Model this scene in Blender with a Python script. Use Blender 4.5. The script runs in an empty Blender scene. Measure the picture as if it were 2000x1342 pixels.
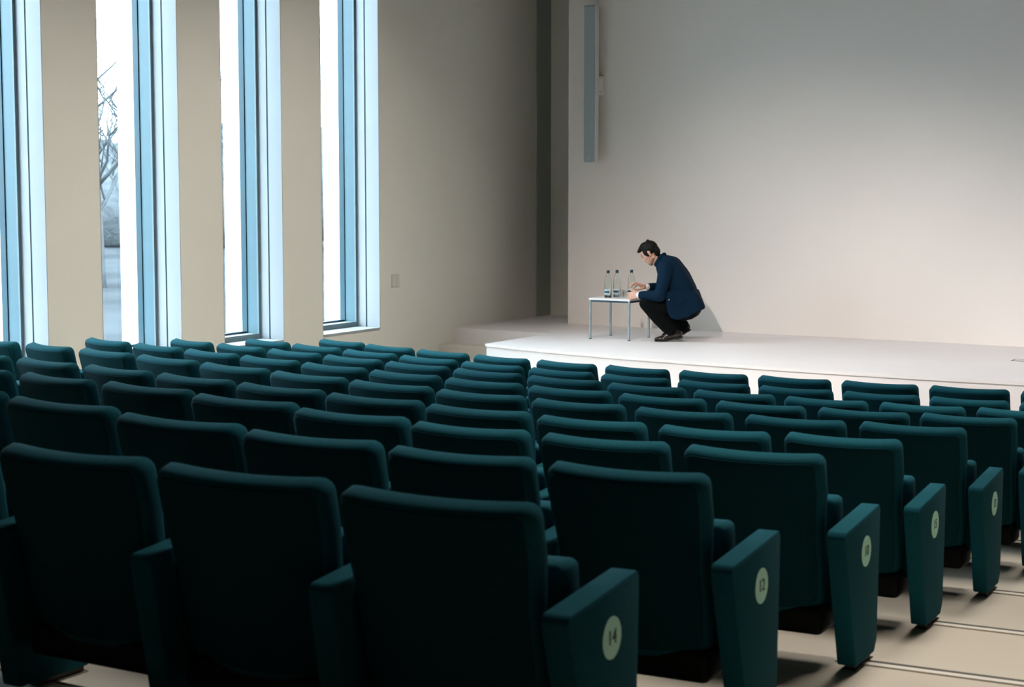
import bpy, bmesh, math, random
from mathutils import Vector, Matrix
from math import sin, cos, radians, pi

random.seed(7)
scn = bpy.context.scene
COL = scn.collection

# ------------------------------------------------------------------ camera
H = 2.16                                    # lens height above the floor in front of the stage
cam_d = bpy.data.cameras.new("camera")
cam = bpy.data.objects.new("camera", cam_d)
COL.objects.link(cam)
cam.location = (0, 0, H)
cam.rotation_euler = (radians(90 - 5.557), 0, radians(31.068))
cam_d.sensor_width = 36.0
cam_d.lens = 36.0 * 3411.84 / 2000.0
cam_d.clip_end = 400
cam_d.dof.use_dof = True
cam_d.dof.focus_distance = 13.0
cam_d.dof.aperture_fstop = 6.3
scn.camera = cam

# ------------------------------------------------------------------ view + world (overcast daylight)
vs = scn.view_settings
vs.view_transform = 'Standard'
vs.look = 'None'
vs.exposure = 0.0
vs.gamma = 1.0
vs.use_curve_mapping = False
world = bpy.data.worlds.new("overcast_sky")
scn.world = world
world.use_nodes = True
bg = world.node_tree.nodes["Background"]
bg.inputs[0].default_value = (0.70, 0.89, 1.0, 1)
bg.inputs[1].default_value = 18.0


def add_light(name, kind, loc, target, energy, color, **kw):
    d = bpy.data.lights.new(name, kind)
    d.energy = energy
    d.color = color
    for k, v in kw.items():
        setattr(d, k, v)
    o = bpy.data.objects.new(name, d)
    COL.objects.link(o)
    o.location = loc
    v = Vector(target) - Vector(loc)
    o.rotation_euler = v.to_track_quat('-Z', 'Y').to_euler()
    return o


WARM = (1.0, 0.88, 0.74)
# stage spots hung from the ceiling over the middle of the hall
for x, tx, e in ((-6.3, -6.7, 1000), (-4.0, -4.2, 550), (-1.8, -1.6, 850)):
    add_light("stage_spot_lamp", 'SPOT', (x, 8.2, 5.3), (tx, 15.5, 0.44), e * 1.6, (1.0, 0.87, 0.79), spot_size=radians(47), spot_blend=1.0, shadow_soft_size=0.10)
# unseen fill spots added over the stage edge to brighten its floor
for x in (-7.4, -5.2, -3.0, -0.8):
    add_light("stage_fill_lamp", 'SPOT', (x, 14.9, 5.8), (x, 15.3, 0), 150, (1.0, 0.93, 0.90), spot_size=radians(74), spot_blend=1.0, shadow_soft_size=0.2)
# house lights hung ahead of the rows and tipped back onto the seats
for x, y, ty, e in [(-2.2, 6.6, 4.2, 420), (-2.2, 9.6, 7.4, 420), (-2.2, 12.6, 10.6, 300), (-5.4, 8.2, 5.6, 260), (-5.4, 12.4, 9.8, 260), (-8.0, 12.4, 9.6, 200), (-8.0, 9.0, 6.6, 160)]:
    add_light("house_lamp", 'SPOT', (x, y, 5.75), (x, ty, 0), e * 1.9, (1.0, 0.94, 0.85), spot_size=radians(80), spot_blend=0.9, shadow_soft_size=0.8)
# unseen fill spots added to brighten the window wall
for y in (8.6, 11.0, 13.4):
    add_light("wall_fill_lamp", 'SPOT', (-7.4, y, 5.8), (-9.6, y, 0), 400, (1.0, 0.92, 0.82), spot_size=radians(95), spot_blend=1.0, shadow_soft_size=0.2)

# ------------------------------------------------------------------ helpers: materials


def mat(name, color, rough=0.6, metal=0.0, noise=None, bump=None, sheen=0.0, spec=None, coat=0.0, trans=0.0, ior=1.45, coords='Object'):
    m = bpy.data.materials.new(name)
    m.use_nodes = True
    nt = m.node_tree
    b = nt.nodes["Principled BSDF"]
    b.inputs["Base Color"].default_value = (*color, 1)
    b.inputs["Roughness"].default_value = rough
    b.inputs["Metallic"].default_value = metal
    b.inputs["Sheen Weight"].default_value = sheen
    b.inputs["Coat Weight"].default_value = coat
    b.inputs["Transmission Weight"].default_value = trans
    b.inputs["IOR"].default_value = ior
    if spec is not None:
        b.inputs["Specular IOR Level"].default_value = spec
    tc = nt.nodes.new("ShaderNodeTexCoord")
    if noise:
        scale, amount = noise
        n = nt.nodes.new("ShaderNodeTexNoise")
        n.inputs["Scale"].default_value = scale
        n.inputs["Detail"].default_value = 5
        nt.links.new(tc.outputs[coords], n.inputs["Vector"])
        r = nt.nodes.new("ShaderNodeMapRange")
        r.inputs["From Min"].default_value = 0.3
        r.inputs["From Max"].default_value = 0.7
        r.inputs["To Min"].default_value = 1 - amount
        r.inputs["To Max"].default_value = 1 + amount
        nt.links.new(n.outputs["Fac"], r.inputs["Value"])
        mx = nt.nodes.new("ShaderNodeVectorMath")
        mx.operation = 'MULTIPLY'
        mx.inputs[0].default_value = color
        nt.links.new(r.outputs["Result"], mx.inputs[1])
        nt.links.new(mx.outputs["Vector"], b.inputs["Base Color"])
    if bump:
        scale, strength, dist = bump
        n2 = nt.nodes.new("ShaderNodeTexNoise")
        n2.inputs["Scale"].default_value = scale
        n2.inputs["Detail"].default_value = 3
        nt.links.new(tc.outputs[coords], n2.inputs["Vector"])
        bp = nt.nodes.new("ShaderNodeBump")
        bp.inputs["Strength"].default_value = strength
        bp.inputs["Distance"].default_value = dist
        nt.links.new(n2.outputs["Fac"], bp.inputs["Height"])
        nt.links.new(bp.outputs["Normal"], b.inputs["Normal"])
    return m


def pane_mat(name, tint=(0.97, 0.99, 1.0)):
    """thin sheet of glass: mostly clear, with a weak mirror reflection"""
    m = bpy.data.materials.new(name)
    m.use_nodes = True
    nt = m.node_tree
    out = nt.nodes["Material Output"]
    nt.nodes.remove(nt.nodes["Principled BSDF"])
    t = nt.nodes.new("ShaderNodeBsdfTransparent")
    t.inputs[0].default_value = (*tint, 1)
    g = nt.nodes.new("ShaderNodeBsdfGlossy")
    g.inputs["Roughness"].default_value = 0.02
    mx = nt.nodes.new("ShaderNodeMixShader")
    mx.inputs[0].default_value = 0.05
    nt.links.new(t.outputs[0], mx.inputs[1])
    nt.links.new(g.outputs[0], mx.inputs[2])
    nt.links.new(mx.outputs[0], out.inputs[0])
    return m


def thin_glass_mat(name):
    """thin blown glass: clear face on, brighter towards the rim"""
    m = pane_mat(name)
    nt = m.node_tree
    mx = [n for n in nt.nodes if n.type == 'MIX_SHADER'][0]
    lw = nt.nodes.new("ShaderNodeLayerWeight")
    lw.inputs[0].default_value = 0.25
    nt.links.new(lw.outputs["Facing"], mx.inputs[0])
    return m


M = dict(
    wall=mat("plaster_wall", (0.74, 0.72, 0.65), 0.85, noise=(0.7, 0.03), bump=(60, 0.08, 0.002)),
    screen_wall=mat("white_stage_wall", (0.80, 0.76, 0.72), 0.8, noise=(0.5, 0.02), bump=(60, 0.06, 0.002)),
    recess_shade=mat("recess_shade_tone", (0.36, 0.40, 0.35), 0.8, noise=(1.0, 0.05)),  # shade on the wall by the corner, put into a darker colour
    wall_dark=mat("dark_rear_wall", (0.10, 0.11, 0.11), 0.8, noise=(1.0, 0.05)),
    ceiling=mat("ceiling_plaster", (0.16, 0.17, 0.165), 0.9, noise=(0.8, 0.03)),
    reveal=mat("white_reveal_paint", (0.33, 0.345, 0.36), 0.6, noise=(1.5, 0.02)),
    floor=mat("beige_resin_floor", (0.58, 0.51, 0.42), 0.55, noise=(1.2, 0.06), bump=(9, 0.05, 0.004)),
    stage=mat("white_stage_floor", (0.75, 0.73, 0.735), 0.5, noise=(0.8, 0.03), bump=(25, 0.03, 0.002)),
    step=mat("grey_step_paint", (0.62, 0.60, 0.54), 0.6, noise=(1.2, 0.04)),
    nosing=mat("pale_step_nosing", (0.80, 0.74, 0.66), 0.4, noise=(8, 0.03)),
    dark_strip=mat("dark_step_insert", (0.06, 0.055, 0.045), 0.6, noise=(12, 0.1)),
    fabric=mat("teal_seat_fabric", (0.007, 0.078, 0.104), 0.95, noise=(260, 0.22), bump=(420, 0.25, 0.001), sheen=0.0, spec=0.12),
    fabric_shaded=mat("teal_seat_fabric_shaded", (0.004, 0.042, 0.055), 0.95, noise=(260, 0.22), bump=(420, 0.25, 0.001), sheen=0.0, spec=0.12),  # same seat fabric, with the shade on the backs put into its colour
    shell=mat("black_seat_shell", (0.003, 0.004, 0.004), 0.6, noise=(40, 0.1), spec=0.15),
    foot=mat("brown_metal_foot", (0.07, 0.06, 0.05), 0.45, metal=0.5, noise=(20, 0.1)),
    disc=mat("mint_number_disc", (0.42, 0.86, 0.66), 0.45, noise=(20, 0.02)),
    ink=mat("black_print", (0.01, 0.02, 0.018), 0.6, noise=(50, 0.05)),
    frame_light=mat("pale_blue_window_frame", (0.060, 0.125, 0.155), 0.45, noise=(6, 0.03)),
    frame_dark=mat("dark_teal_gasket", (0.003, 0.040, 0.060), 0.5, noise=(6, 0.05)),
    frame_grey=mat("grey_window_bead", (0.12, 0.18, 0.20), 0.5, noise=(6, 0.05)),
    pane=pane_mat("window_glass"),
    facade=mat("white_facade_fin", (0.85, 0.86, 0.86), 0.7, noise=(2, 0.02)),
    ground=mat("pale_paving_outside", (0.036, 0.039, 0.042), 0.95, noise=(0.3, 0.3), spec=0.0),
    bark=mat("pale_bark", (0.060, 0.066, 0.070), 0.9, noise=(6, 0.2), spec=0.0),
    hedge=mat("pale_hedge", (0.070, 0.077, 0.082), 0.95, noise=(1.5, 0.25), bump=(3, 0.6, 0.2), spec=0.0),
    speaker=mat("white_speaker_case", (0.70, 0.69, 0.66), 0.5, noise=(8, 0.02)),
    grille=mat("blue_grey_speaker_grille", (0.36, 0.43, 0.46), 0.7, noise=(400, 0.2), bump=(600, 0.3, 0.001)),
    plate=mat("white_switch_plastic", (0.62, 0.60, 0.54), 0.4, noise=(9, 0.02)),
    table_top=mat("white_table_top", (0.82, 0.83, 0.85), 0.35, noise=(3, 0.02)),
    table_leg=mat("grey_steel_leg", (0.32, 0.40, 0.43), 0.4, metal=0.3, noise=(9, 0.04)),
    table_apron=mat("dark_steel_apron", (0.05, 0.10, 0.13), 0.45, metal=0.3, noise=(9, 0.04)),
    glass=mat("clear_bottle_glass", (0.93, 0.97, 0.95), 0.02, trans=1.0, ior=1.35),
    thin_glass=thin_glass_mat("thin_tumbler_glass"),
    cap=mat("dark_bottle_cap", (0.01, 0.05, 0.075), 0.4, noise=(30, 0.05)),
    label_blue=mat("blue_bottle_label", (0.015, 0.09, 0.16), 0.5, noise=(60, 0.3)),
    label_pale=mat("pale_bottle_label", (0.55, 0.72, 0.76), 0.5, noise=(60, 0.05)),
    skin=mat("skin", (0.62, 0.36, 0.27), 0.5, noise=(30, 0.06), bump=(120, 0.1, 0.001)),
    stubble=mat("short_beard_stubble", (0.26, 0.155, 0.11), 0.8, noise=(200, 0.25)),
    hair=mat("dark_brown_hair", (0.005, 0.006, 0.005), 0.6, noise=(90, 0.4), bump=(140, 0.6, 0.006), spec=0.2),
    jacket=mat("navy_jacket_wool", (0.0025, 0.016, 0.036), 0.9, noise=(180, 0.2), bump=(18, 0.35, 0.012), spec=0.12),
    trousers=mat("black_trouser_cloth", (0.003, 0.0045, 0.005), 0.9, noise=(180, 0.2), bump=(16, 0.3, 0.010), spec=0.10),
    shirt=mat("white_shirt_cotton", (0.75, 0.78, 0.82), 0.8, noise=(100, 0.03)),
    shoe=mat("black_shoe_leather", (0.020, 0.017, 0.013), 0.25, noise=(30, 0.15), coat=0.3),
    sole=mat("dark_shoe_sole", (0.012, 0.012, 0.012), 0.6, noise=(30, 0.1)),
)

# ------------------------------------------------------------------ helpers: meshes


def link(name, me, m=None, parent=None, loc=None, smooth=True):
    o = bpy.data.objects.new(name, me)
    COL.objects.link(o)
    if m is not None and not me.materials:
        me.materials.append(M[m] if isinstance(m, str) else m)
    if parent is not None:
        o.parent = parent
    if loc is not None:
        o.location = loc
    if smooth:
        for p in me.polygons:
            p.use_smooth = True
    return o


def to_mesh(bm, name):
    me = bpy.data.meshes.new(name)
    bmesh.ops.recalc_face_normals(bm, faces=bm.faces)
    bm.to_mesh(me)
    bm.free()
    return me


def box_bm(bm, lo, hi):
    v = [bm.verts.new((x, y, z)) for x in (lo[0], hi[0]) for y in (lo[1], hi[1]) for z in (lo[2], hi[2])]
    for f in ((0, 1, 3, 2), (4, 6, 7, 5), (0, 4, 5, 1), (2, 3, 7, 6), (0, 2, 6, 4), (1, 5, 7, 3)):
        bm.faces.new([v[i] for i in f])
    return v


def box(lo, hi, name="box", bevel=0.0, seg=2):
    bm = bmesh.new()
    box_bm(bm, lo, hi)
    if bevel:
        bmesh.ops.bevel(bm, geom=bm.edges[:], offset=bevel, segments=seg, affect='EDGES', profile=0.6)
    return to_mesh(bm, name)


def boxes(lst, name="boxes"):
    bm = bmesh.new()
    for lo, hi in lst:
        box_bm(bm, lo, hi)
    return to_mesh(bm, name)


def prism(poly, axis, lo, hi, name="prism", bevel=0.0, seg=2):
    """poly: list of 2D points; axis 'x' -> (y,z) polygon extruded along x, 'z' -> (x,y) polygon"""
    bm = bmesh.new()
    def mk(p, h):
        return (h, p[0], p[1]) if axis == 'x' else ((p[0], h, p[1]) if axis == 'y' else (p[0], p[1], h))
    a = [bm.verts.new(mk(p, lo)) for p in poly]
    b = [bm.verts.new(mk(p, hi)) for p in poly]
    bm.faces.new(a)
    bm.faces.new(b)
    n = len(poly)
    for i in range(n):
        bm.faces.new((a[i], a[(i + 1) % n], b[(i + 1) % n], b[i]))
    if bevel:
        bmesh.ops.bevel(bm, geom=bm.edges[:], offset=bevel, segments=seg, affect='EDGES', profile=0.6)
    return to_mesh(bm, name)


def lathe(profile, n=24, name="lathe", bm=None):
    own = bm is None
    bm = bm or bmesh.new()
    rings = []
    for r, z in profile:
        if r < 1e-6:
            rings.append([bm.verts.new((0, 0, z))])
        else:
            rings.append([bm.verts.new((r * cos(2 * pi * i / n), r * sin(2 * pi * i / n), z)) for i in range(n)])
    for a, b in zip(rings, rings[1:]):
        for i in range(n):
            j = (i + 1) % n
            if len(a) == 1 and len(b) == 1:
                continue
            if len(a) == 1:
                bm.faces.new((a[0], b[i], b[j]))
            elif len(b) == 1:
                bm.faces.new((a[i], a[j], b[0]))
            else:
                bm.faces.new((a[i], a[j], b[j], b[i]))
    return to_mesh(bm, name) if own else None


def tube(bm, pts, radii, n=6):
    pts = [Vector(p) for p in pts]
    rings = []
    for i, p in enumerate(pts):
        d = (pts[min(i + 1, len(pts) - 1)] - pts[max(i - 1, 0)]).normalized()
        a = d.cross(Vector((0.31, 0.87, 0.13)))
        a = a.normalized() if a.length > 1e-4 else Vector((1, 0, 0))
        b = d.cross(a)
        rings.append([bm.verts.new(p + radii[i] * (a * cos(2 * pi * k / n) + b * sin(2 * pi * k / n))) for k in range(n)])
    for a, b in zip(rings, rings[1:]):
        for k in range(n):
            bm.faces.new((a[k], a[(k + 1) % n], b[(k + 1) % n], b[k]))
    bm.faces.new(rings[0][::-1])
    bm.faces.new(rings[-1])


def text_mesh(body, size, name):
    cu = bpy.data.curves.new(name, 'FONT')
    cu.body = body
    cu.size = size
    cu.extrude = 0.0006
    cu.align_x = 'CENTER'
    cu.align_y = 'CENTER'
    o = bpy.data.objects.new(name, cu)
    COL.objects.link(o)
    dg = bpy.context.evaluated_depsgraph_get()
    me = bpy.data.meshes.new_from_object(o.evaluated_get(dg))
    bpy.data.objects.remove(o)
    bpy.data.curves.remove(cu)
    me.materials.clear()
    return me


def tag(o, label=None, cat=None, group=None, kind=None):
    if label:
        o["label"] = label
    if cat:
        o["category"] = cat
    if group:
        o["group"] = group
    if kind:
        o["kind"] = kind
    return o


def empty(name, loc=(0, 0, 0), rz=0.0):
    o = bpy.data.objects.new(name, None)
    o.empty_display_size = 0.1
    COL.objects.link(o)
    o.location = loc
    o.rotation_euler = (0, 0, rz)
    return o


def struct(name, me, m, parent=None, smooth=False):
    o = link(name, me, m, parent, smooth=smooth)
    if parent is None:
        o["kind"] = "structure"
    return o


# ------------------------------------------------------------------ seat layout (row: floor height, [(left back corner x, y, pitch)])
ROWS = {
    1: (0.617, [(-4.487, 3.544, 0.629), (-3.858, 3.520, 0.629), (-3.230, 3.495, 0.629), (-2.601, 3.470, 0.629)]),
    2: (0.537, [(-5.850, 4.879, 0.700), (-5.145, 4.739, 0.690), (-4.448, 4.607, 0.666), (-3.788, 4.520, 0.625), (-3.164, 4.477, 0.586), (-2.579, 4.478, 0.579)]),
    3: (0.457, [(-6.870, 5.930, 0.600), (-6.255, 5.850, 0.590), (-5.665, 5.785, 0.650), (-5.017, 5.655, 0.660), (-4.352, 5.512, 0.627), (-3.730, 5.435, 0.575), (-3.155, 5.430, 0.565), (-2.590, 5.449, 0.568)]),
    4: (0.377, [(-7.959, 6.956, 0.594), (-7.371, 6.876, 0.597), (-6.779, 6.792, 0.615), (-6.172, 6.693, 0.629), (-5.552, 6.586, 0.635), (-4.927, 6.479, 0.629), (-4.305, 6.388, 0.608), (-3.700, 6.333, 0.572), (-3.128, 6.337, 0.535), (-2.610, 6.410, 0.530)]),
    5: (0.297, [(-9.132, 8.164, 0.544), (-8.592, 8.098, 0.556), (-8.041, 8.022, 0.608), (-7.445, 7.905, 0.639), (-6.820, 7.768, 0.652), (-6.183, 7.629, 0.649), (-5.547, 7.502, 0.633), (-4.922, 7.401, 0.610), (-4.316, 7.335, 0.582), (-3.734, 7.311, 0.555), (-3.180, 7.335, 0.535), (-2.654, 7.390, 0.535)]),
    6: (0.217, [(-9.132, 9.177, 0.583), (-8.560, 9.061, 0.600), (-7.975, 8.931, 0.613), (-7.377, 8.796, 0.622), (-6.770, 8.662, 0.626), (-6.156, 8.537, 0.624), (-5.541, 8.429, 0.616), (-4.931, 8.345, 0.601), (-4.332, 8.291, 0.579), (-3.753, 8.275, 0.551), (-3.203, 8.303, 0.530), (-2.693, 8.370, 0.530)]),
    7: (0.137, [(-9.130, 10.076, 0.550), (-8.589, 9.978, 0.592), (-8.009, 9.857, 0.619), (-7.404, 9.725, 0.634), (-6.784, 9.592, 0.637), (-6.159, 9.470, 0.630), (-5.538, 9.365, 0.616), (-4.927, 9.286, 0.597), (-4.333, 9.238, 0.574), (-3.759, 9.225, 0.551), (-3.208, 9.251, 0.535), (-2.684, 9.310, 0.535)]),
    8: (0.057, [(-9.196, 11.038, 0.604), (-8.608, 10.898, 0.629), (-7.996, 10.750, 0.640), (-7.372, 10.608, 0.639), (-6.746, 10.481, 0.629), (-6.125, 10.378, 0.614), (-5.516, 10.301, 0.596), (-4.922, 10.253, 0.577), (-4.345, 10.232, 0.560), (-3.785, 10.232, 0.545), (-3.240, 10.246, 0.535), (-2.705, 10.263, 0.534)]),
    9: (0.000, [(-9.034, 11.808, 0.623), (-8.433, 11.641, 0.622), (-7.826, 11.502, 0.621), (-7.216, 11.391, 0.619), (-6.602, 11.307, 0.617), (-5.988, 11.251, 0.614), (-5.375, 11.219, 0.610), (-4.765, 11.211, 0.606), (-4.160, 11.222, 0.600), (-3.560, 11.250, 0.593), (-2.968, 11.288, 0.592)]),
}
HEAD = [(-10.7, -15), (-9.2, -14), (-8, -12.5), (-7, -11), (-6, -8.5), (-5, -4.5), (-4.3, -2), (-3.7, 0), (-3.1, 2), (-2.4, 3), (0, 5), (5, 9)]


def heading(x):
    for (x0, a0), (x1, a1) in zip(HEAD, HEAD[1:]):
        if x <= x1:
            t = max(0.0, (x - x0) / (x1 - x0))
            return a0 + t * (a1 - a0)
    return HEAD[-1][1]


def arc_curve(y_ref, x0=-10.607, x1=5.0, x_ref=-2.6, n=40):
    """row curve: y(x) through (x_ref, y_ref) whose tangent follows the seat headings"""
    xs = [x0 + (x1 - x0) * i / n for i in range(n + 1)]
    def integ(x):
        s = 0.0
        k = 60
        for j in range(k):
            s += math.tan(radians(heading(x_ref + (x - x_ref) * (j + 0.5) / k))) * (x - x_ref) / k
        return s
    return [(x, y_ref + integ(x)) for x in xs]


# ------------------------------------------------------------------ structure: floor tiers
XL, XR, YR, YB = -10.607, 5.0, -3.0, 17.48
ZC = 5.9
EDGE_Y = {r: ROWS[r][1][-1][1] + 0.30 for r in range(1, 9)}
EDGE_Y[0] = EDGE_Y[1] - 0.97
EDGE = {r: arc_curve(EDGE_Y[r]) for r in EDGE_Y}
FLOOR_Z = {r: ROWS[r][0] for r in ROWS}
FLOOR_Z[0] = FLOOR_Z[1] + 0.08
bm = bmesh.new()


def strip(bm, ca, za, cb, zb):
    va = [bm.verts.new((x, y, za)) for x, y in ca]
    vb = [bm.verts.new((x, y, zb)) for x, y in cb]
    for i in range(len(va) - 1):
        bm.faces.new((va[i], va[i + 1], vb[i + 1], vb[i]))


rear = [(x, YR) for x, _ in EDGE[0]]
strip(bm, rear, FLOOR_Z[0], EDGE[0], FLOOR_Z[0])
for r in range(0, 9):
    nxt = FLOOR_Z[r + 1]
    strip(bm, EDGE[r], FLOOR_Z[r], EDGE[r], nxt)
    front = EDGE[r + 1] if r + 1 in EDGE else [(x, 18.6) for x, _ in EDGE[r]]
    strip(bm, EDGE[r], nxt, front, nxt)
bmesh.ops.remove_doubles(bm, verts=bm.verts[:], dist=0.0005)
struct("floor", to_mesh(bm, "floor"), "floor")

# step edge trims
n_trim = 0
for r in range(1, 9):
    n_trim += 1
    t = empty(f"trim_{n_trim}")
    t["kind"] = "structure"
    z = FLOOR_Z[r]
    cur = [p for p in EDGE[r] if -9.6 < p[0] < -2.05]
    aisle = [p for p in arc_curve(EDGE_Y[r], -2.12, -0.6, n=10)]
    for nm, pts, a, b, h, m in (("dark_edge", cur, -0.012, 0.002, 0.002, "dark_strip"),
                                ("pale_nosing", aisle, -0.062, -0.030, 0.006, "nosing"),
                                ("dark_insert", aisle, -0.030, 0.003, 0.004, "dark_strip")):
        bmx = bmesh.new()
        lo = [(x, y + a) for x, y in pts]
        hi = [(x, y + b) for x, y in pts]
        strip(bmx, lo, z + h, hi, z + h)
        strip(bmx, lo, z - 0.001, lo, z + h)
        strip(bmx, hi, z + h, hi, z - 0.02)
        link(nm, to_mesh(bmx, nm), m, t, smooth=False)

# ------------------------------------------------------------------ structure: walls
WIN = [(13.94, 14.925), (12.44, 13.32), (10.87, 11.86), (9.30, 10.25), (7.75, 8.68), (6.22, 7.15)]
Z_SILL, Z_HEAD = 0.545, 5.3
D_IN, D_OUT = 0.28, 0.70
wy = sorted(WIN)
pieces = []
ys = [YR] + [v for w in wy for v in w] + [18.7]
for a, b in zip(ys[0::2], ys[1::2]):
    pieces.append(((XL - D_OUT, a, -0.4), (XL, b, ZC)))
for a, b in wy:
    pieces.append(((XL - D_OUT, a, -0.4), (XL, b, Z_SILL)))
    pieces.append(((XL - D_OUT, a, Z_HEAD), (XL, b, ZC)))
struct("wall_left", boxes(pieces, "wall_left"), "wall")
struct("wall_back", box((-9.78, YB, -0.1), (XR, YB + 0.22, ZC), "wall_back"), "screen_wall")
struct("wall_recess", box((XL - 0.2, 18.50, -0.1), (XR, 18.7, ZC), "wall_recess"), "wall")
struct("wall_recess_shade", box((XL - 0.01, 18.16, 0.44), (XL + 0.012, 18.50, ZC), "wall_recess_shade"), "recess_shade")  # thin panel added in place of a shaded band on the left wall
struct("wall_right", box((XR, YR, -0.1), (XR + 0.2, 18.7, ZC), "wall_right"), "wall_dark")
struct("wall_rear", box((XL, YR - 0.2, -0.1), (XR, YR, ZC), "wall_rear"), "wall_dark")
struct("ceiling", box((XL - D_OUT, YR - 0.2, ZC), (XR + 0.2, 18.7, ZC + 0.2), "ceiling"), "ceiling")

# windows: lining, frame, glass
for i, (a, b) in enumerate(sorted(WIN, reverse=True)):
    w = empty(f"window_{i + 1}", (XL, (a + b) / 2, Z_SILL))
    w["kind"] = "structure"
    hw = (b - a) / 2
    hh = Z_HEAD - Z_SILL

    def wbox(nm, lo, hi, m, bevel=0.0):
        return link(nm, box(lo, hi, nm, bevel), m, w, smooth=False)
    e = 0.006
    for s in (1, -1):
        y0, y1 = (hw - e, hw + 0.001) if s > 0 else (-hw - 0.001, -hw + e)
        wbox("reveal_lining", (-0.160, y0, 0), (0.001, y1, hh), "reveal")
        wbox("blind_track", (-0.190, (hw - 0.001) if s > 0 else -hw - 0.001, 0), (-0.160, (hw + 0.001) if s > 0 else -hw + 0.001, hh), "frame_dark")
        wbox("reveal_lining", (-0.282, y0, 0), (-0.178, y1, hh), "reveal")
        f = 0.030
        y0, y1 = (hw - f, hw) if s > 0 else (-hw, -hw + f)
        wbox("frame_bead", (-0.302, y0 - (0.004 if s > 0 else 0), 0), (-0.282, y1 + (0 if s > 0 else 0.004), hh), "frame_grey", 0.002)
        wbox("frame_jamb", (-0.436, y0, 0), (-0.302, y1, hh), "frame_light")
        wbox("frame_gasket", (-0.490, y0 - (0.010 if s > 0 else 0), 0), (-0.425, y1 + (0 if s > 0 else 0.010), hh), "frame_dark", 0.003)
        y0, y1 = (hw - e, hw + 0.001) if s > 0 else (-hw - 0.001, -hw + e)
        wbox("facade_fin", (-D_OUT - 0.02, y0, 0), (-0.482, y1, hh), "facade")
    wbox("window_sill", (-0.282, -hw + e, -0.02), (0.002, hw - e, 0.008), "reveal", 0.002)
    wbox("bottom_rail", (-0.436, -hw + 0.03, 0.0), (-0.300, hw - 0.03, 0.055), "reveal", 0.004)
    wbox("bottom_bead", (-0.302, -hw + 0.03, 0.0), (-0.284, hw - 0.03, 0.060), "frame_grey", 0.003)
    wbox("bottom_gasket", (-0.482, -hw + 0.03, 0.0), (-0.436, hw - 0.03, 0.075), "frame_dark", 0.003)
    wbox("outer_sill", (-D_OUT - 0.06, -hw + e, -0.02), (-0.482, hw - e, 0.01), "facade")
    wbox("top_rail", (-0.482, -hw, hh - 0.05), (-0.284, hw, hh), "frame_light")
    wbox("glass_pane", (-0.464, -hw + 0.03, 0.05), (-0.458, hw - 0.03, hh - 0.05), "pane")

# ------------------------------------------------------------------ stage
ZS = 0.44
FRONT = [(-9.345, 14.98), (-8.97, 14.87), (-8.6, 14.775), (-8.13, 14.685), (-7.67, 14.61), (-7.25, 14.56), (-6.82, 14.52), (-6.05, 14.465), (-5.32, 14.445),
         (-4.42, 14.455), (-3.78, 14.49), (-2.5, 14.60), (-1.0, 14.82), (0.5, 15.10), (2.0, 15.45), (3.5, 15.9), (XR, 16.4)]
top_poly = FRONT + [(XR, YB), (-9.78, YB), (-9.78, 18.5), (XL, 18.5), (XL, 16.36), (-9.345, 16.33)]
stage = empty("stage", (0, 0, 0))
stage["kind"] = "structure"
link("stage_floor", prism(top_poly, 'z', ZS - 0.026, ZS, "stage_floor"), "stage", stage, smooth=False)
body = [(x + 0.008 * (1 if i == 0 else 0), y + 0.018) for i, (x, y) in enumerate(FRONT)] + top_poly[len(FRONT):-1] + [(-9.337, 16.33)]
link("stage_front", prism(body, 'z', -0.022, ZS - 0.026, "stage_front"), "stage", stage, smooth=False)
st = struct("trim_9", box((XL, 16.05, -0.022), (-9.34, 16.40, 0.273), "stage_step", 0.006, 1), "step")
st2 = struct("trim_10", box((XL, 15.72, -0.022), (-9.34, 16.05, 0.137), "stage_step_low", 0.006, 1), "step")

# ------------------------------------------------------------------ outside the windows
struct("ground", boxes([((-90, -20, -0.75), (XL - D_OUT, 90, -0.6))], "ground"), "ground")


def bare_tree(loc, h, seed, label):
    rnd = random.Random(seed)
    root = empty("bare_tree", loc)
    tag(root, label, "tree", "bare trees outside the windows")
    bt, bb = bmesh.new(), bmesh.new()
    trunk = [Vector((0, 0, -0.1))]
    r = []
    for i in range(8):
        trunk.append(trunk[-1] + Vector((rnd.uniform(-.06, .06), rnd.uniform(-.06, .06), h * 0.085)))
    r = [0.17 * (1 - 0.08 * i) for i in range(len(trunk))]
    tube(bt, trunk, r, 8)

    def grow(p, d, length, rad, depth):
        pts = [p]
        rr = [rad]
        for i in range(4):
            d = (d + Vector((rnd.uniform(-.22, .22), rnd.uniform(-.22, .22), rnd.uniform(-.05, .2)))).normalized()
            pts.append(pts[-1] + d * length / 4)
            rr.append(rad * (1 - 0.17 * (i + 1)))
        tube(bb, pts, rr, 5)
        if depth > 0:
            for k in range(4):
                q = pts[1 + k % 4]
                a = rnd.uniform(0, 2 * pi)
                nd = (d * 0.7 + Vector((cos(a) * .8, sin(a) * .8, rnd.uniform(.1, .6)))).normalized()
                grow(q, nd, length * rnd.uniform(.45, .7), rad * .45, depth - 1)
    for i in range(3, len(trunk)):
        for k in range(2):
            a = rnd.uniform(0, 2 * pi)
            grow(trunk[i], Vector((cos(a), sin(a), .8)).normalized(), h * rnd.uniform(.22, .36), r[i] * .5, 2)
    link("trunk", to_mesh(bt, "trunk"), "bark", root)
    link("branches", to_mesh(bb, "branches"), "bark", root)


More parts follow.
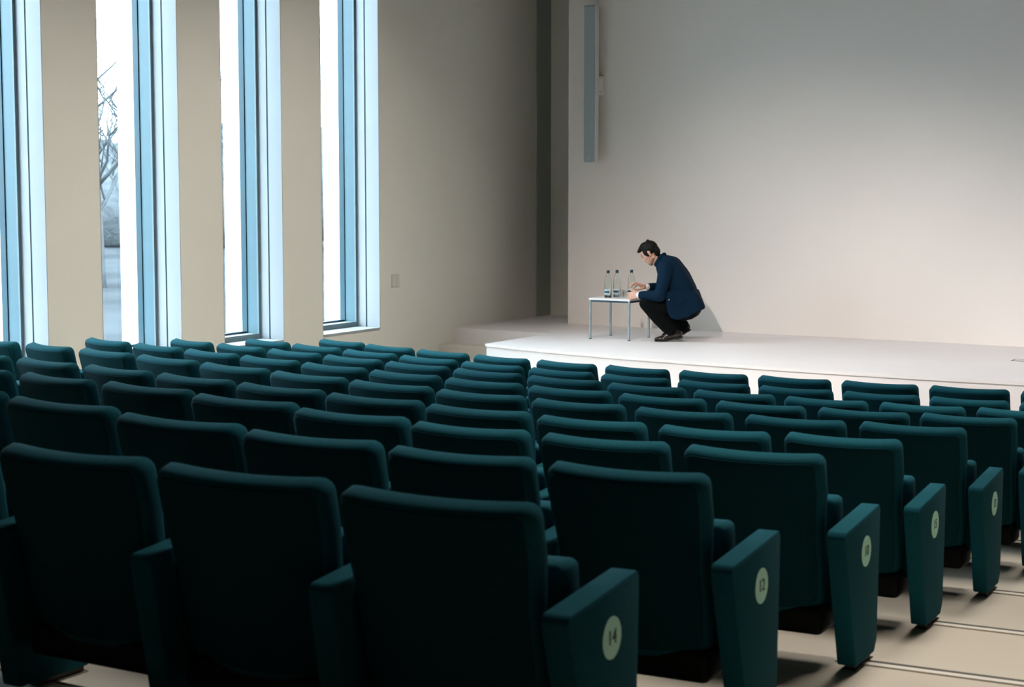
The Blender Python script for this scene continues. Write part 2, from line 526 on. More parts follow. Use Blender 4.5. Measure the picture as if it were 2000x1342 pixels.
bare_tree((-30.5, 31.2, -0.6), 7.4, 3, "bare tree with spreading branches seen through the second window from the left")
bare_tree((-34.5, 36.6, -0.6), 7.0, 5, "thin bare tree farther off behind the spreading one outside")
bare_tree((-29.6, 35.6, -0.6), 6.2, 9, "bare tree seen as a faint sliver through the third window from the left")
bmh = bmesh.new()
rnd = random.Random(4)
for k in range(34):
    c = Vector((-62 + k * 1.5, 46 + rnd.uniform(-1, 1) + k * 0.35, rnd.uniform(0.8, 2.2)))
    mtx = Matrix.Translation(c) @ Matrix.Diagonal((2.0, 1.6, rnd.uniform(2.0, 2.6), 1))
    bmesh.ops.create_icosphere(bmh, subdivisions=2, radius=1.0, matrix=mtx)
for v in bmh.verts:
    v.co += Vector((rnd.uniform(-.15, .15), rnd.uniform(-.15, .15), rnd.uniform(-.2, .2)))
    v.co.z = max(v.co.z, -0.62)
tag(link("hedge", to_mesh(bmh, "hedge"), "hedge"), "pale hazy hedge far away beyond the bare trees outside", "hedge")

# ------------------------------------------------------------------ seats
PITCH, BW, BT, BH = 0.55, 0.484, 0.078, 0.755


def back_shape(co, w):
    """bend a flat upright slab into the reclined, wrapped seat back"""
    x, y, z = co
    t = 2 * x / w
    y2 = y + 0.040 * (t * t)                       # wraps forward at both sides
    y2 += (BH - z) * 0.235                         # reclined
    z2 = z
    q = min(1.0, max(0.0, (z - BH + 0.10) / 0.10))
    z2 += q * ((y / BT - 0.5) * 0.024 + 0.006 * t * t)
    x *= 1 - 0.06 * min(1.0, max(0.0, (0.62 - z) / 0.12))
    if z < 0.32:
        z2 -= 0.030 * (1 - t * t) * (0.32 - z) / 0.10
        x *= 1 - 0.05 * (0.32 - z) / 0.10
    return (x, y2, z2)


def slab(w, y0, y1, z0, z1, bev, nx=14, nz=9, corner=0.030, name="slab", shape=True, wref=None):
    """rounded rectangle (corner radius in the x-z plane), extruded in y, rim bevelled, with gridded faces"""
    ca = [w / 2 - corner + corner * sin(radians(a)) for a in (0, 22, 45, 67, 90)]
    inner = [(w / 2 - corner) * (2 * k / (nx - 4) - 1) for k in range(1, nx - 4)]
    xs = sorted([-c for c in ca] + inner + ca)

    def lim(x):
        d = abs(x) - (w / 2 - corner)
        k = corner - math.sqrt(max(0.0, corner * corner - d * d)) if d > 0 else 0.0
        return z0 + k, z1 - k
    fr = [0.0, 0.06] + [0.06 + 0.88 * k / (nz - 3) for k in range(1, nz - 3)] + [0.94, 1.0]
    cz = (z0 + z1) / 2
    bmx = bmesh.new()

    def layer(ins, dy, grid):
        sx, sz = (w - 2 * ins) / w, (z1 - z0 - 2 * ins) / (z1 - z0)
        g = []
        for x in xs:
            lo, hi = lim(x)
            edge = x in (xs[0], xs[-1])
            g.append([bmx.verts.new((x * sx, y0 + dy, cz + (lo + (hi - lo) * f - cz) * sz)) if (grid or edge or j in (0, len(fr) - 1)) else None
                      for j, f in enumerate(fr)])
        ring = [c[0] for c in g] + g[-1][1:] + [c[-1] for c in g[::-1]][1:] + g[0][::-1][1:-1]
        return g, ring
    t = y1 - y0
    prof = [(bev, 0.0), (bev * 0.35, bev * 0.25), (0.0, bev), (0.0, t - bev), (bev * 0.35, t - bev * 0.25), (bev, t)]
    prev = None
    for k, (ins, dy) in enumerate(prof):
        cap = k in (0, len(prof) - 1)
        g, ring = layer(ins, dy, cap)
        if cap:
            for i in range(len(xs) - 1):
                for j in range(len(fr) - 1):
                    bmx.faces.new((g[i][j], g[i + 1][j], g[i + 1][j + 1], g[i][j + 1]))
        if prev:
            m = len(ring)
            for i in range(m):
                bmx.faces.new((prev[i], prev[(i + 1) % m], ring[(i + 1) % m], ring[i]))
        prev = ring
    if shape:
        for v in bmx.verts:
            v.co = back_shape(v.co, wref or w)
    return to_mesh(bmx, name)


me_back = slab(BW, 0.0, BT, 0.215, BH, 0.020, name="backrest")
me_panel = slab(BW - 0.036, -0.002, 0.012, 0.235, BH - 0.014, 0.003, corner=0.024, name="back_panel", wref=BW)
# seat pan folded up in front of the back
def fold_shape(me, k=0.17):
    for v in me.vertices:
        t = 2 * v.co.x / 0.46
        v.co.y += (0.58 - v.co.z) * k + 0.012 * t * t
    return me


me_cush = fold_shape(slab(0.482, 0.190, 0.300, 0.185, 0.592, 0.014, corner=0.020, shape=False, name="seat_cushion"), 0.12)
me_shell = fold_shape(slab(0.460, 0.301, 0.322, 0.15, 0.560, 0.008, corner=0.05, shape=False, name="seat_shell"), 0.12)
me_under = box((-0.222, 0.135, 0.125), (0.222, 0.335, 0.225), "under_frame", 0.02, 2)
PANEL = [(0.040, 0.515), (0.425, 0.548), (0.438, 0.530), (0.425, 0.065), (0.395, 0.024), (0.175, 0.024), (0.026, 0.495)]
me_side = prism(PANEL, 'x', -0.033, 0.033, "side_panel", 0.009, 2)
PANEL_MID = [p if p != (0.175, 0.024) else (0.115, 0.024) for p in PANEL]
me_mid = prism(PANEL_MID, 'x', -0.033, 0.033, "side_panel", 0.009, 2)
me_foot = box((-0.018, 0.22, 0.0), (0.018, 0.395, 0.06), "panel_foot", 0.003, 1)
me_base = box((-0.026, 0.21, 0.0), (0.026, 0.405, 0.006), "foot_plate", 0.002, 1)
me_disc = lathe([(0, 0), (0.0535, 0), (0.0535, 0.0012), (0, 0.0012)], 40, "number_disc")
me_back.materials.append(M["fabric"])
me_panel.materials.append(M["fabric_shaded"])
me_cush.materials.append(M["fabric"])
me_shell.materials.append(M["shell"])
me_under.materials.append(M["shell"])
me_side.materials.append(M["fabric"])
me_mid.materials.append(M["fabric"])
me_foot.materials.append(M["foot"])
me_base.materials.append(M["foot"])
me_disc.materials.append(M["disc"])
ME_NUM = {n: text_mesh(n, 0.052, "seat_number") for n in ("14", "12", "10", "15", "13")}
for me in ME_NUM.values():
    me.materials.append(M["ink"])
for me in (me_back, me_panel, me_cush, me_shell, me_under, me_side, me_mid):
    for p in me.polygons:
        p.use_smooth = True
for me in (me_side, me_mid):
    try:
        me.set_sharp_from_angle(angle=radians(50))
    except Exception:
        pass

ORD = ["", "first", "second", "third", "fourth", "fifth", "sixth", "seventh", "eighth", "ninth", "tenth", "eleventh", "twelfth"]
ROWNAME = {1: "row nearest the viewer", 2: "second nearest row", 3: "third nearest row",
           4: "fourth nearest row", 5: "fifth row from the stage", 6: "fourth row from the stage", 7: "third row from the stage",
           8: "second row from the stage", 9: "front row before the stage"}
DISC = {1: "14", 2: "12", 3: "10", 4: "15", 5: "13"}


def side_panel(root, x, name):
    s = link(name, me_side if name == "end_panel" else me_mid, None, root, (x, 0, 0), smooth=False)
    link("panel_foot", me_foot, None, s, smooth=False)
    link("foot_plate", me_base, None, s, smooth=False)
    return s


for r, (fz, seats) in ROWS.items():
    n = len(seats)
    for i, (x, y, pt) in enumerate(seats):
        ang = radians(heading(x + 0.25))
        k = min(max(pt / PITCH, 0.96), 1.22)
        wv = BW * k
        cx = x + cos(ang) * wv / 2 + sin(ang) * 0.055
        cy = y + sin(ang) * wv / 2 - cos(ang) * 0.055
        root = empty("auditorium_seat", (cx, cy, fz), ang)
        root.scale = (k, 1, 1)
        if r <= 5:
            lab = f"teal fabric seat, {ORD[n - i]} from the aisle in the {ROWNAME[r]}"
        else:
            lab = f"teal fabric seat, {ORD[i + 1]} from the window wall in the {ROWNAME[r]}"
        tag(root, lab, "seat", "folding auditorium seats")
        b = link("backrest", me_back, None, root, smooth=False)
        link("back_panel", me_panel, None, b, smooth=False)
        link("seat_cushion", me_cush, None, root, smooth=False)
        link("seat_shell", me_shell, None, root, smooth=False)
        link("under_frame", me_under, None, root, smooth=False)
        side_panel(root, -PITCH / 2, "side_panel")
        if i == n - 1:
            side_panel(root, PITCH / 2 + 0.026, "end_panel")
            if r in DISC:
                d = link("number_disc", me_disc, None, root, (PITCH / 2 + 0.0592, 0.268, 0.410), smooth=False)
                d.rotation_euler = (pi / 2, 0, pi / 2)
                d["label"] = f"mint green disc printed {DISC[r]}" if r != 5 else "mint green disc with a number"
                t = link("seat_number", ME_NUM[DISC[r]], None, d, (0, 0, 0.0016), smooth=False)

# ------------------------------------------------------------------ wall fittings
sp = empty("column_speaker", (-9.408, 17.33, H + 0.115))
tag(sp, "tall slim white column loudspeaker with blue-grey grille on the stage wall", "speaker")
link("case", box((-0.074, -0.035, 0), (0.074, 0.040, 1.748), "case", 0.004, 2), "speaker", sp, smooth=False)
link("grille", box((-0.068, -0.043, 0.012), (0.066, -0.034, 1.740), "grille", 0.003, 2), "grille", sp, smooth=False)
link("badge", box((-0.012, -0.0455, 0.045), (0.012, -0.0425, 0.052), "badge", 0.001, 1), "speaker", sp, smooth=False)
br = link("wall_bracket", box((0.052, 0.040, 0.76), (0.082, 0.152, 0.97), "wall_bracket", 0.004, 1), "speaker", sp, smooth=False)
for z in (0.79, 0.94):
    link("bracket_bolt", box((0.062, 0.050, z), (0.086, 0.062, z + 0.012), "bracket_bolt", 0.002, 1), "dark_strip", br, smooth=False)

sw = empty("light_switch", (XL, 15.203, H - 1.132))
tag(sw, "double white light switch on the plaster wall right of the last window", "switch")
link("switch_plate", box((0, -0.074, -0.070), (0.007, 0.074, 0.070), "switch_plate", 0.003, 1), "plate", sw, smooth=False)
for s in (-1, 1):
    link("rocker", box((0.007, s * 0.035 - 0.028, -0.060), (0.013, s * 0.035 + 0.028, 0.060), "rocker", 0.003, 1), "plate", sw, smooth=False)

ht = empty("floor_hatch", (-4.12, 16.18, ZS))
tag(ht, "flush floor socket hatch in the white stage floor at the right edge", "floor hatch")
link("hatch_frame", boxes([((-0.21, -0.075, 0), (0.21, -0.062, 0.004)), ((-0.21, 0.062, 0), (0.21, 0.075, 0.004)), ((-0.21, -0.062, 0), (-0.197, 0.062, 0.004)), ((0.197, -0.062, 0), (0.21, 0.062, 0.004))], "hatch_frame"), "frame_grey", ht, smooth=False)
link("hatch_lid", box((-0.196, -0.061, 0), (0.196, 0.061, 0.003), "hatch_lid"), "stage", ht, smooth=False)

# ------------------------------------------------------------------ table, bottles, glasses
tb = empty("side_table", (-8.452, 16.215, ZS))
tag(tb, "low square white side table with grey steel legs on the stage", "table")
TX, TY, TH = 0.238, 0.236, 0.43
link("table_top", box((-TX - 0.002, -TY - 0.002, TH - 0.020), (TX + 0.002, TY + 0.002, TH), "table_top", 0.002, 1), "table_top", tb, smooth=False)
for sx in (-1, 1):
    for sy in (-1, 1):
        x, y = sx * (TX - 0.011), sy * (TY - 0.011)
        lg = link("leg", box((x - 0.010, y - 0.010, 0.006), (x + 0.010, y + 0.010, TH - 0.020), "leg", 0.002, 1), "table_leg", tb, smooth=False)
        link("leg_glide", box((x - 0.012, y - 0.012, 0.0), (x + 0.012, y + 0.012, 0.007), "leg_glide", 0.002, 1), "table_apron", lg, smooth=False)
for nm, lo, hi in (("apron", (-TX + 0.02, -TY + 0.004, TH - 0.040), (TX - 0.02, -TY + 0.018, TH - 0.020)),
                   ("apron", (-TX + 0.02, TY - 0.018, TH - 0.040), (TX - 0.02, TY - 0.004, TH - 0.020)),
                   ("apron", (-TX + 0.004, -TY + 0.02, TH - 0.040), (-TX + 0.018, TY - 0.02, TH - 0.020)),
                   ("apron", (TX - 0.018, -TY + 0.02, TH - 0.040), (TX - 0.004, TY - 0.02, TH - 0.020))):
    link(nm, box(lo, hi, nm), "table_apron", tb, smooth=False)

ZT = ZS + TH
b_out = [(0, 0.0), (0.034, 0.0), (0.037, 0.004), (0.037, 0.170), (0.0355, 0.190), (0.030, 0.212), (0.020, 0.232), (0.0145, 0.246), (0.0135, 0.268)]
b_in = [(0.0115, 0.268), (0.0125, 0.246), (0.018, 0.231), (0.028, 0.211), (0.0335, 0.189), (0.035, 0.170), (0.035, 0.008), (0, 0.008)]
me_bottle = lathe(b_out + b_in, 28, "bottle_body")
me_cap = lathe([(0, 0.266), (0.0155, 0.266), (0.0165, 0.268), (0.0165, 0.284), (0.0145, 0.287), (0, 0.287)], 20, "bottle_cap")
me_neck = lathe([(0.0158, 0.256), (0.0165, 0.258), (0.0158, 0.263), (0.0140, 0.263), (0.0140, 0.256), (0.0158, 0.256)], 20, "neck_ring")
me_lab_w = lathe([(0.0373, 0.030), (0.0378, 0.030), (0.0378, 0.088), (0.0373, 0.088)], 28, "label")
me_lab_b = lathe([(0.0379, 0.052), (0.0383, 0.052), (0.0383, 0.076), (0.0379, 0.076)], 28, "label_band")
# labels cover the half of the bottle turned to the hall
def keep_front(me, a0, a1):
    bmx = bmesh.new()
    bmx.from_mesh(me)
    dele = []
    for f in bmx.faces:
        c = f.calc_center_median()
        a = math.degrees(math.atan2(c.y, c.x)) % 360
        if not (a0 <= a <= a1):
            dele.append(f)
    bmesh.ops.delete(bmx, geom=dele, context='FACES')
    bmx.to_mesh(me)
    bmx.free()
    return me


keep_front(me_lab_w, 195, 330)
keep_front(me_lab_b, 195, 318)
for (x, y), lab, has in (((-8.530, 16.10), "glass water bottle with blue label, leftmost on the side table", True),
                         ((-8.478, 16.20), "glass water bottle with blue label, middle one of three on the table", True),
                         ((-8.372, 16.325), "glass water bottle standing behind the crouching man's hands", True)):
    bo = empty("water_bottle", (x, y, ZT), radians(random.uniform(-8, 8)))
    tag(bo, lab, "bottle", "water bottles on the side table")
    link("bottle_body", me_bottle, "glass", bo)
    link("bottle_cap", me_cap, "cap", bo)
    link("neck_ring", me_neck, "cap", bo)
    l = link("bottle_label", me_lab_w, "label_pale", bo)
    link("label_band", me_lab_b, "label_blue", l)
me_tumbler = lathe([(0, 0), (0.026, 0), (0.028, 0.003), (0.032, 0.080), (0.0305, 0.080), (0.0265, 0.010), (0, 0.010)], 24, "tumbler")
for (x, y), lab in (((-8.405, 16.16), "clear empty tumbler beside the middle water bottle"), ((-8.380, 16.205), "clear empty tumbler next to the crouching man's hand")):
    tg = link("drinking_glass", me_tumbler, "thin_glass", None, (x, y, ZT))
    tag(tg, lab, "glass", "drinking glasses on the side table")

# ------------------------------------------------------------------ the crouching man
AL = radians(25.876)
OM = Vector((-7.884, 16.272, ZS))
EU, EV = Vector((cos(AL), sin(AL), 0)), Vector((-sin(AL), cos(AL), 0))


def P(u, v, w):
    return (u, v, w)


def ball_pts(c, r, n=2):
    c = Vector(c)
    rr = r if isinstance(r, (tuple, list)) else (r, r, r)
    out = []
    for i in range(1, 8):
        th = pi * i / 8
        for j in range(12):
            ph = 2 * pi * j / 12
            out.append(c + Vector((rr[0] * sin(th) * cos(ph), rr[1] * sin(th) * sin(ph), rr[2] * cos(th))))
    out += [c + Vector((0, 0, rr[2])), c - Vector((0, 0, rr[2]))]
    return out


def hull(bm, lst, mtx=None):
    """convex hull of balls [(centre, radius)] as an island of bm"""
    b2 = bmesh.new()
    for c, r in lst:
        for p in ball_pts(c, r):
            b2.verts.new(mtx @ p if mtx else p)
    res = bmesh.ops.convex_hull(b2, input=b2.verts[:])
    junk = [g for g in res["geom_interior"] if isinstance(g, bmesh.types.BMVert)]
    bmesh.ops.delete(b2, geom=junk, context='VERTS')
    vm = {v: bm.verts.new(v.co) for v in b2.verts}
    for f in b2.faces:
        bm.faces.new([vm[v] for v in f.verts])
    b2.free()


def chain(bm, lst, mtx=None):
    for a, b in zip(lst, lst[1:]):
        hull(bm, [a, b], mtx)


def organic(bm, name, voxel, smooth=4):
    bmesh.ops.recalc_face_normals(bm, faces=bm.faces)
    me = bpy.data.meshes.new(name)
    bm.to_mesh(me)
    bm.free()
    o = bpy.data.objects.new(name, me)
    COL.objects.link(o)
    md = o.modifiers.new("r", 'REMESH')
    md.mode = 'VOXEL'
    md.voxel_size = voxel
    ms = o.modifiers.new("s", 'SMOOTH')
    ms.factor = 0.5
    ms.iterations = smooth
    dg = bpy.context.evaluated_depsgraph_get()
    me2 = bpy.data.meshes.new_from_object(o.evaluated_get(dg))
    bpy.data.objects.remove(o)
    bpy.data.meshes.remove(me)
    return me2


# head frame: face forward along -u, pitched down
PITCH_H = radians(38)
TURN = radians(12)
HC = Vector((-0.215, 0.03, 0.900))
fwd = Vector((-cos(PITCH_H) * cos(TURN), cos(PITCH_H) * sin(TURN), -sin(PITCH_H)))
lft = Vector((-sin(TURN), -cos(TURN), 0))
upv = fwd.cross(lft) * -1
if upv.z < 0:
    upv = -upv
HM = Matrix(((fwd.x, lft.x, upv.x, HC.x), (fwd.y, lft.y, upv.y, HC.y), (fwd.z, lft.z, upv.z, HC.z), (0, 0, 0, 1)))

bm = bmesh.new()
# skull, face, jaw, nose, lips, chin, ears
hull(bm, [((0.0, 0, 0.030), (0.096, 0.074, 0.086))], HM)
hull(bm, [((0.035, 0, 0.030), (0.058, 0.062, 0.062)), ((0.040, 0, -0.045), (0.048, 0.052, 0.045)), ((0.062, 0, -0.088), (0.024, 0.026, 0.020))], HM)
hull(bm, [((-0.005, 0.040, -0.055), 0.022), ((-0.005, -0.040, -0.055), 0.022), ((0.062, 0, -0.090), (0.022, 0.024, 0.018))], HM)
hull(bm, [((0.088, 0, 0.022), (0.010, 0.011, 0.010)), ((0.106, 0, -0.026), (0.011, 0.012, 0.010)), ((0.086, 0, -0.030), (0.012, 0.019, 0.010))], HM)
hull(bm, [((0.086, 0.026, 0.028), (0.010, 0.016, 0.008)), ((0.086, -0.026, 0.028), (0.010, 0.016, 0.008))], HM)
hull(bm, [((0.084, 0, -0.052), (0.012, 0.022, 0.007))], HM)
hull(bm, [((0.082, 0, -0.065), (0.011, 0.020, 0.007))], HM)
for s in (1, -1):
    hull(bm, [((0.062, s * 0.040, -0.012), (0.020, 0.016, 0.016))], HM)
    hull(bm, [((-0.006, s * 0.078, 0.012), (0.016, 0.007, 0.020)), ((0.000, s * 0.074, -0.022), (0.010, 0.006, 0.012))], HM)
# neck and trunk under the clothes
chain(bm, [((-0.185, 0.03, 0.850), 0.058), ((-0.115, 0.03, 0.800), 0.062), ((-0.03, 0.03, 0.68), 0.10), ((0.10, 0.03, 0.52), 0.10), ((0.19, 0.03, 0.37), 0.10)])
SH_L, EL_L, WR_L = (-0.055, -0.165, 0.735), (-0.115, -0.235, 0.475), (-0.325, -0.145, 0.478)
SH_R, EL_R, WR_R = (-0.015, 0.225, 0.735), (-0.090, 0.270, 0.520), (-0.245, 0.110, 0.545)
for a, b, c in ((SH_L, EL_L, WR_L), (SH_R, EL_R, WR_R)):
    chain(bm, [(a, 0.050), (b, 0.036), (c, 0.025)])
HIP_L, KN_L, AN_L = (0.18, -0.085, 0.325), (-0.255, -0.155, 0.395), (0.010, -0.115, 0.105)
HIP_R, KN_R, AN_R = (0.22, 0.165, 0.325), (-0.195, 0.180, 0.395), (0.140, 0.185, 0.125)
for a, b, c in ((HIP_L, KN_L, AN_L), (HIP_R, KN_R, AN_R)):
    chain(bm, [(a, 0.075), (b, 0.048), (c, 0.036)])


def hand(bm, wrist, palm_end, side, curl, thumb):
    w0, p1 = Vector(wrist), Vector(palm_end)
    d = (p1 - w0).normalized()
    s = Vector(side).normalized()
    nrm = d.cross(s).normalized()
    # palm
    hull(bm, [(w0, 0.021), (p1 + s * 0.028, 0.013), (p1 - s * 0.028, 0.013), (w0 + d * 0.03 + s * 0.02, 0.017), (w0 + d * 0.03 - s * 0.02, 0.017)])
    for k, (off, L) in enumerate(((0.030, 0.062), (0.010, 0.072), (-0.010, 0.068), (-0.029, 0.054))):
        q = p1 + s * off
        dd = d.copy()
        pts = [(q, 0.0092)]
        for seg in (0.42, 0.32, 0.26):
            dd = (dd + nrm * curl[k]).normalized()
            q = q + dd * L * seg
            pts.append((q.copy(), 0.0092 - 0.0012 * len(pts)))
        chain(bm, pts)
    # thumb from the side of the palm
    q = w0 + d * 0.026 + s * 0.028
    t0, t1 = Vector(thumb[0]).normalized(), Vector(thumb[1]).normalized()
    chain(bm, [(q, 0.013), (q + t0 * 0.034, 0.0105), (q + t0 * 0.034 + t1 * 0.030, 0.0085)])


# near (left) hand lies at the table edge, far (right) hand pinches above it
hand(bm, (-0.335, -0.140, 0.478), (-0.418, -0.100, 0.466), (-0.10, 0.18, 1.0), (0.30, 0.34, 0.38, 0.42), ((-0.8, 0.35, 0.6), (-0.95, 0.3, 0.1)))
hull(bm, [((-0.252, 0.104, 0.547), 0.021), ((-0.300, 0.070, 0.540), 0.015), ((-0.330, 0.050, 0.568), 0.012), ((-0.332, 0.070, 0.576), 0.012), ((-0.322, 0.092, 0.566), 0.011)])
for fr, pts in ((0.0092, ((-0.334, 0.044, 0.573), (-0.368, 0.034, 0.590), (-0.402, 0.028, 0.577), (-0.424, 0.022, 0.553))),
                (0.0092, ((-0.336, 0.064, 0.580), (-0.376, 0.060, 0.596), (-0.412, 0.054, 0.580), (-0.432, 0.048, 0.554))),
                (0.0088, ((-0.332, 0.082, 0.576), (-0.368, 0.082, 0.584), (-0.398, 0.078, 0.566), (-0.410, 0.074, 0.544))),
                (0.0078, ((-0.324, 0.098, 0.564), (-0.352, 0.102, 0.566), (-0.374, 0.100, 0.550), (-0.380, 0.098, 0.533))),
                (0.0112, ((-0.288, 0.062, 0.535), (-0.332, 0.034, 0.524), (-0.372, 0.022, 0.524), (-0.402, 0.018, 0.532)))):
    chain(bm, [(p, fr * (1 - 0.09 * i)) for i, p in enumerate(pts)])
for s, an, ball in ((1, AN_L, (-0.09, -0.125, 0.045)), (2, AN_R, (0.045, 0.188, 0.045))):
    chain(bm, [(an, 0.030), (ball, 0.018)])
man = link("person", organic(bm, "person_body", 0.0042, 2), "skin")
RM = Matrix(((EU.x, EV.x, 0, OM.x), (EU.y, EV.y, 0, OM.y), (0, 0, 1, OM.z), (0, 0, 0, 1)))
man.matrix_world = RM
tag(man, "man in a navy jacket and black trousers crouching at the side table", "person")

# hair
bm = bmesh.new()
hull(bm, [((-0.014, 0, 0.044), (0.098, 0.082, 0.088))], HM)
hull(bm, [((0.062, 0, 0.092), (0.034, 0.056, 0.024)), ((0.010, 0, 0.105), (0.05, 0.06, 0.034))], HM)
hull(bm, [((0.088, 0.012, 0.088), (0.018, 0.036, 0.014)), ((0.05, 0, 0.098), (0.03, 0.05, 0.02))], HM)
hull(bm, [((-0.066, 0, -0.004), (0.040, 0.060, 0.060)), ((-0.050, 0, -0.052), (0.028, 0.045, 0.022))], HM)
for s in (1, -1):
    hull(bm, [((0.024, s * 0.066, 0.030), (0.030, 0.014, 0.040)), ((0.022, s * 0.066, -0.008), (0.011, 0.009, 0.018))], HM)
hull(bm, [((-0.055, 0.015, 0.122), (0.02, 0.012, 0.014))], HM)
link("hair", organic(bm, "hair", 0.006, 3), "hair", man)
# eyebrows, eyes, stubble
for s in (1, -1):
    bm = bmesh.new()
    hull(bm, [((0.092, s * 0.016, 0.034), 0.004), ((0.084, s * 0.042, 0.033), 0.0035)], HM)
    link("eyebrow", to_mesh(bm, "eyebrow"), "hair", man)
    bm = bmesh.new()
    hull(bm, [((0.083, s * 0.030, 0.012), (0.009, 0.011, 0.005))], HM)
    link("eye", to_mesh(bm, "eye"), "stubble", man)
bm = bmesh.new()
hull(bm, [((0.058, 0.018, -0.092), (0.024, 0.018, 0.020)), ((0.058, -0.018, -0.092), (0.024, 0.018, 0.020)), ((0.074, 0, -0.080), (0.015, 0.022, 0.012))], HM)
for s in (1, -1):
    hull(bm, [((0.000, s * 0.046, -0.062), (0.016, 0.017, 0.020)), ((0.058, s * 0.024, -0.090), (0.018, 0.014, 0.018))], HM)
link("beard_stubble", organic(bm, "beard_stubble", 0.006, 2), "stubble", man)

# shirt: collar and cuffs
bm = bmesh.new()
chain(bm, [((-0.152, 0.030, 0.826), 0.0595), ((-0.120, 0.030, 0.796), 0.063)])
link("shirt_collar", organic(bm, "shirt_collar", 0.008, 2), "shirt", man)
for a, b in ((EL_L, WR_L), (EL_R, WR_R)):
    a, b = Vector(a), Vector(b)
    d = (b - a).normalized()
    bm = bmesh.new()
    chain(bm, [(b - d * 0.02, 0.036), (b + d * 0.004, 0.034)])
    link("shirt_cuff", organic(bm, "shirt_cuff", 0.007, 2), "shirt", man)

# jacket
bm = bmesh.new()
hull(bm, [((-0.075, -0.085, 0.760), 0.085), ((-0.045, 0.150, 0.760), 0.085), ((-0.015, -0.07, 0.770), 0.095), ((0.015, 0.130, 0.770), 0.095),
          ((0.055, -0.085, 0.650), 0.115), ((0.085, 0.150, 0.650), 0.115), ((-0.02, -0.06, 0.63), 0.11), ((0.01, 0.13, 0.63), 0.11)])
hull(bm, [((0.055, -0.085, 0.650), 0.115), ((0.085, 0.150, 0.650), 0.115), ((-0.02, -0.06, 0.63), 0.11), ((0.01, 0.13, 0.63), 0.11),
          ((0.135, -0.085, 0.510), 0.115), ((0.155, 0.150, 0.510), 0.115), ((0.05, -0.08, 0.49), 0.11), ((0.08, 0.14, 0.49), 0.11)])
hull(bm, [((-0.105, 0.03, 0.815), 0.080), ((-0.03, -0.06, 0.790), 0.080), ((0.0, 0.13, 0.790), 0.080)])
# skirt of the jacket
sk = []
for v in (-0.206, 0.265):
    dv = 0.03 if v > 0 else 0.0
    for u, w in ((-0.040, 0.50), (-0.030, 0.36), (0.000, 0.268), (0.060, 0.246), (0.150, 0.270), (0.225, 0.310), (0.275, 0.335), (0.245, 0.50)):
        sk.append(((u + dv, v, w), 0.018))
for v in (-0.11, 0.19):
    sk.append(((0.338, v, 0.352), 0.012))
hull(bm, sk)
# sleeves
for a, b, c in ((SH_L, EL_L, WR_L), (SH_R, EL_R, WR_R)):
    b_, c_ = Vector(b), Vector(c)
    e = b_ + (c_ - b_) * 0.90
    chain(bm, [(a, 0.084), (tuple(Vector(a) * 0.5 + b_ * 0.5), 0.070), (b, 0.061), (tuple(b_ * 0.45 + c_ * 0.55), 0.052), (tuple(e), 0.043)])
jk = link("jacket", organic(bm, "jacket", 0.009, 5), "jacket", man)
# collar, pocket flap, vent
bm = bmesh.new()
chain(bm, [((-0.150, -0.050, 0.790), 0.030), ((-0.118, -0.040, 0.850), 0.028), ((-0.075, 0.03, 0.885), 0.026), ((-0.085, 0.095, 0.865), 0.026)])
link("jacket_collar", organic(bm, "jacket_collar", 0.007, 3), "jacket", jk)
bm = bmesh.new()
hull(bm, [((0.020, -0.224, 0.415), 0.006), ((0.135, -0.222, 0.455), 0.006), ((0.030, -0.226, 0.378), 0.006), ((0.145, -0.224, 0.418), 0.006)])
link("pocket_flap", to_mesh(bm, "pocket_flap"), "jacket", jk)
bm = bmesh.new()
hull(bm, [((-0.022, -0.250, 0.440), 0.006)])  # small white dot beside the left sleeve
link("sleeve_dot", to_mesh(bm, "sleeve_dot"), "shirt", jk)

# trousers
bm = bmesh.new()
hull(bm, [((0.165, -0.06, 0.345), 0.128), ((0.195, 0.130, 0.345), 0.128), ((0.130, -0.05, 0.330), 0.120), ((0.160, 0.130, 0.330), 0.120)])
for a, b, c in ((HIP_L, KN_L, AN_L), (HIP_R, KN_R, AN_R)):
    b_, c_ = Vector(b), Vector(c)
    e = b_ + (c_ - b_) * 0.94
    chain(bm, [(a, 0.098), (tuple(Vector(a) * 0.5 + b_ * 0.5), 0.086), (b, 0.073), (tuple(b_ * 0.5 + c_ * 0.5), 0.080), (tuple(e), 0.070)])
link("trousers", organic(bm, "trousers", 0.009, 4), "trousers", man)


# socks
for an, b in ((AN_L, (-0.03, -0.118, 0.075)), (AN_R, (0.100, 0.186, 0.095))):
    bm = bmesh.new()
    chain(bm, [((an[0] - 0.03, an[1], an[2] + 0.03), 0.046), (an, 0.042), (b, 0.037), ((b[0] - 0.035, b[1], b[2] - 0.015), 0.030)])
    link("sock", organic(bm, "sock", 0.008, 2), "trousers", man)


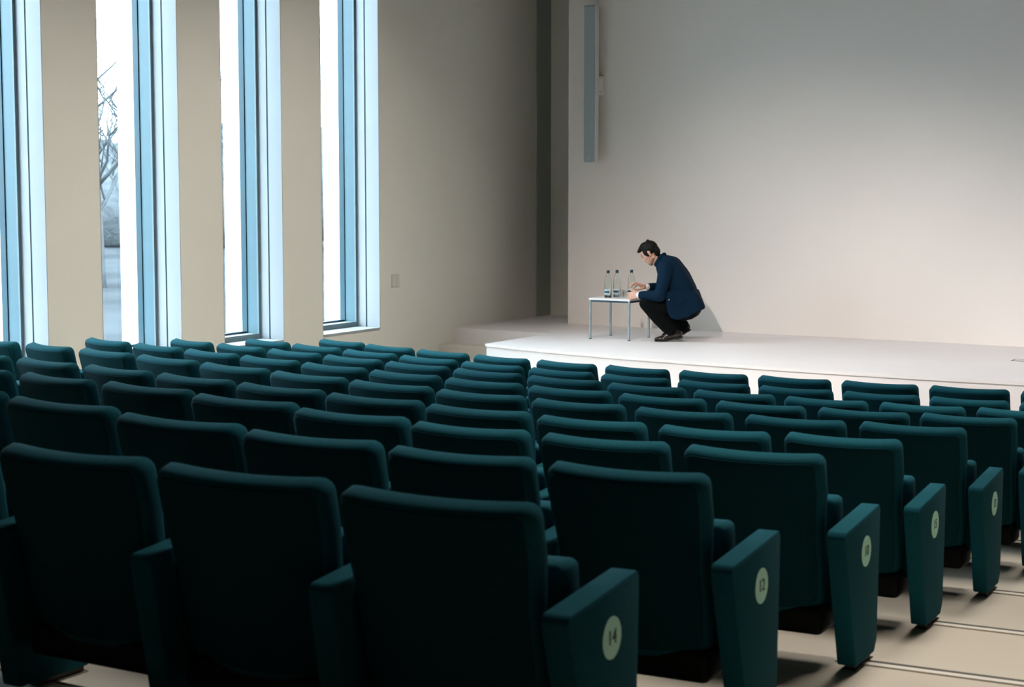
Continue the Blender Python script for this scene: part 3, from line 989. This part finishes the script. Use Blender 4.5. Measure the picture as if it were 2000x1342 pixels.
# shoes
def shoe(toe, ball, heel, top, lift):
    """points in the man's frame; the sole runs toe - ball - heel"""
    root_bm = bmesh.new()
    t, b, h, a = Vector(toe), Vector(ball), Vector(heel), Vector(top)
    side = (b - t).cross(Vector((0, 0, 1))).normalized()
    hull(root_bm, [(t + Vector((0, 0, 0.026)), (0.026, 0.032, 0.018)), (b + side * 0.012 + Vector((0, 0, 0.030)), (0.03, 0.036, 0.022)), (b + Vector((0, 0, 0.050)), (0.03, 0.030, 0.02))])
    hull(root_bm, [(b + Vector((0, 0, 0.036)), (0.03, 0.040, 0.028)), (h + Vector((-0.01, 0, 0.042)), (0.030, 0.030, 0.030)), (a, (0.034, 0.032, 0.020)), ((a + b) / 2 + Vector((-0.01, 0, 0.03)), (0.03, 0.03, 0.024))])
    up = organic(root_bm, "shoe_upper", 0.006, 3)
    bs = bmesh.new()
    hull(bs, [(t + Vector((0, 0, 0.007)), (0.030, 0.036, 0.006)), (b + Vector((0, 0, 0.007)), (0.04, 0.044, 0.006))])
    hull(bs, [(b + Vector((0, 0, 0.007)), (0.03, 0.042, 0.006)), (h + Vector((0, 0, 0.012)), (0.030, 0.032, 0.008))])
    heel_dir = (h - b).normalized()
    hull(bs, [(h + Vector((0, 0, 0.010)), (0.028, 0.031, 0.010)), (h - heel_dir * 0.04 + Vector((0, 0, 0.004)), (0.012, 0.030, 0.010))])
    so = organic(bs, "shoe_sole", 0.006, 1)
    s = link("shoe", up, "shoe", man)
    link("shoe_sole", so, "sole", s)
    return s


s1 = shoe((-0.145, -0.130, 0.0), (-0.070, -0.125, 0.0), (0.100, -0.115, 0.035), (0.040, -0.115, 0.118), 0)
bm = bmesh.new()
for k in range(4):
    q = Vector((-0.075 + 0.022 * k, -0.125, 0.072 + 0.014 * k))
    hull(bm, [(q + Vector((0, -0.022, -0.004)), 0.0035), (q + Vector((0.004, 0.018, 0.004)), 0.0035)])
link("shoe_lace", to_mesh(bm, "shoe_lace"), "shoe", s1)
shoe((-0.020, 0.190, 0.0), (0.050, 0.188, 0.0), (0.185, 0.182, 0.085), (0.150, 0.185, 0.165), 0)
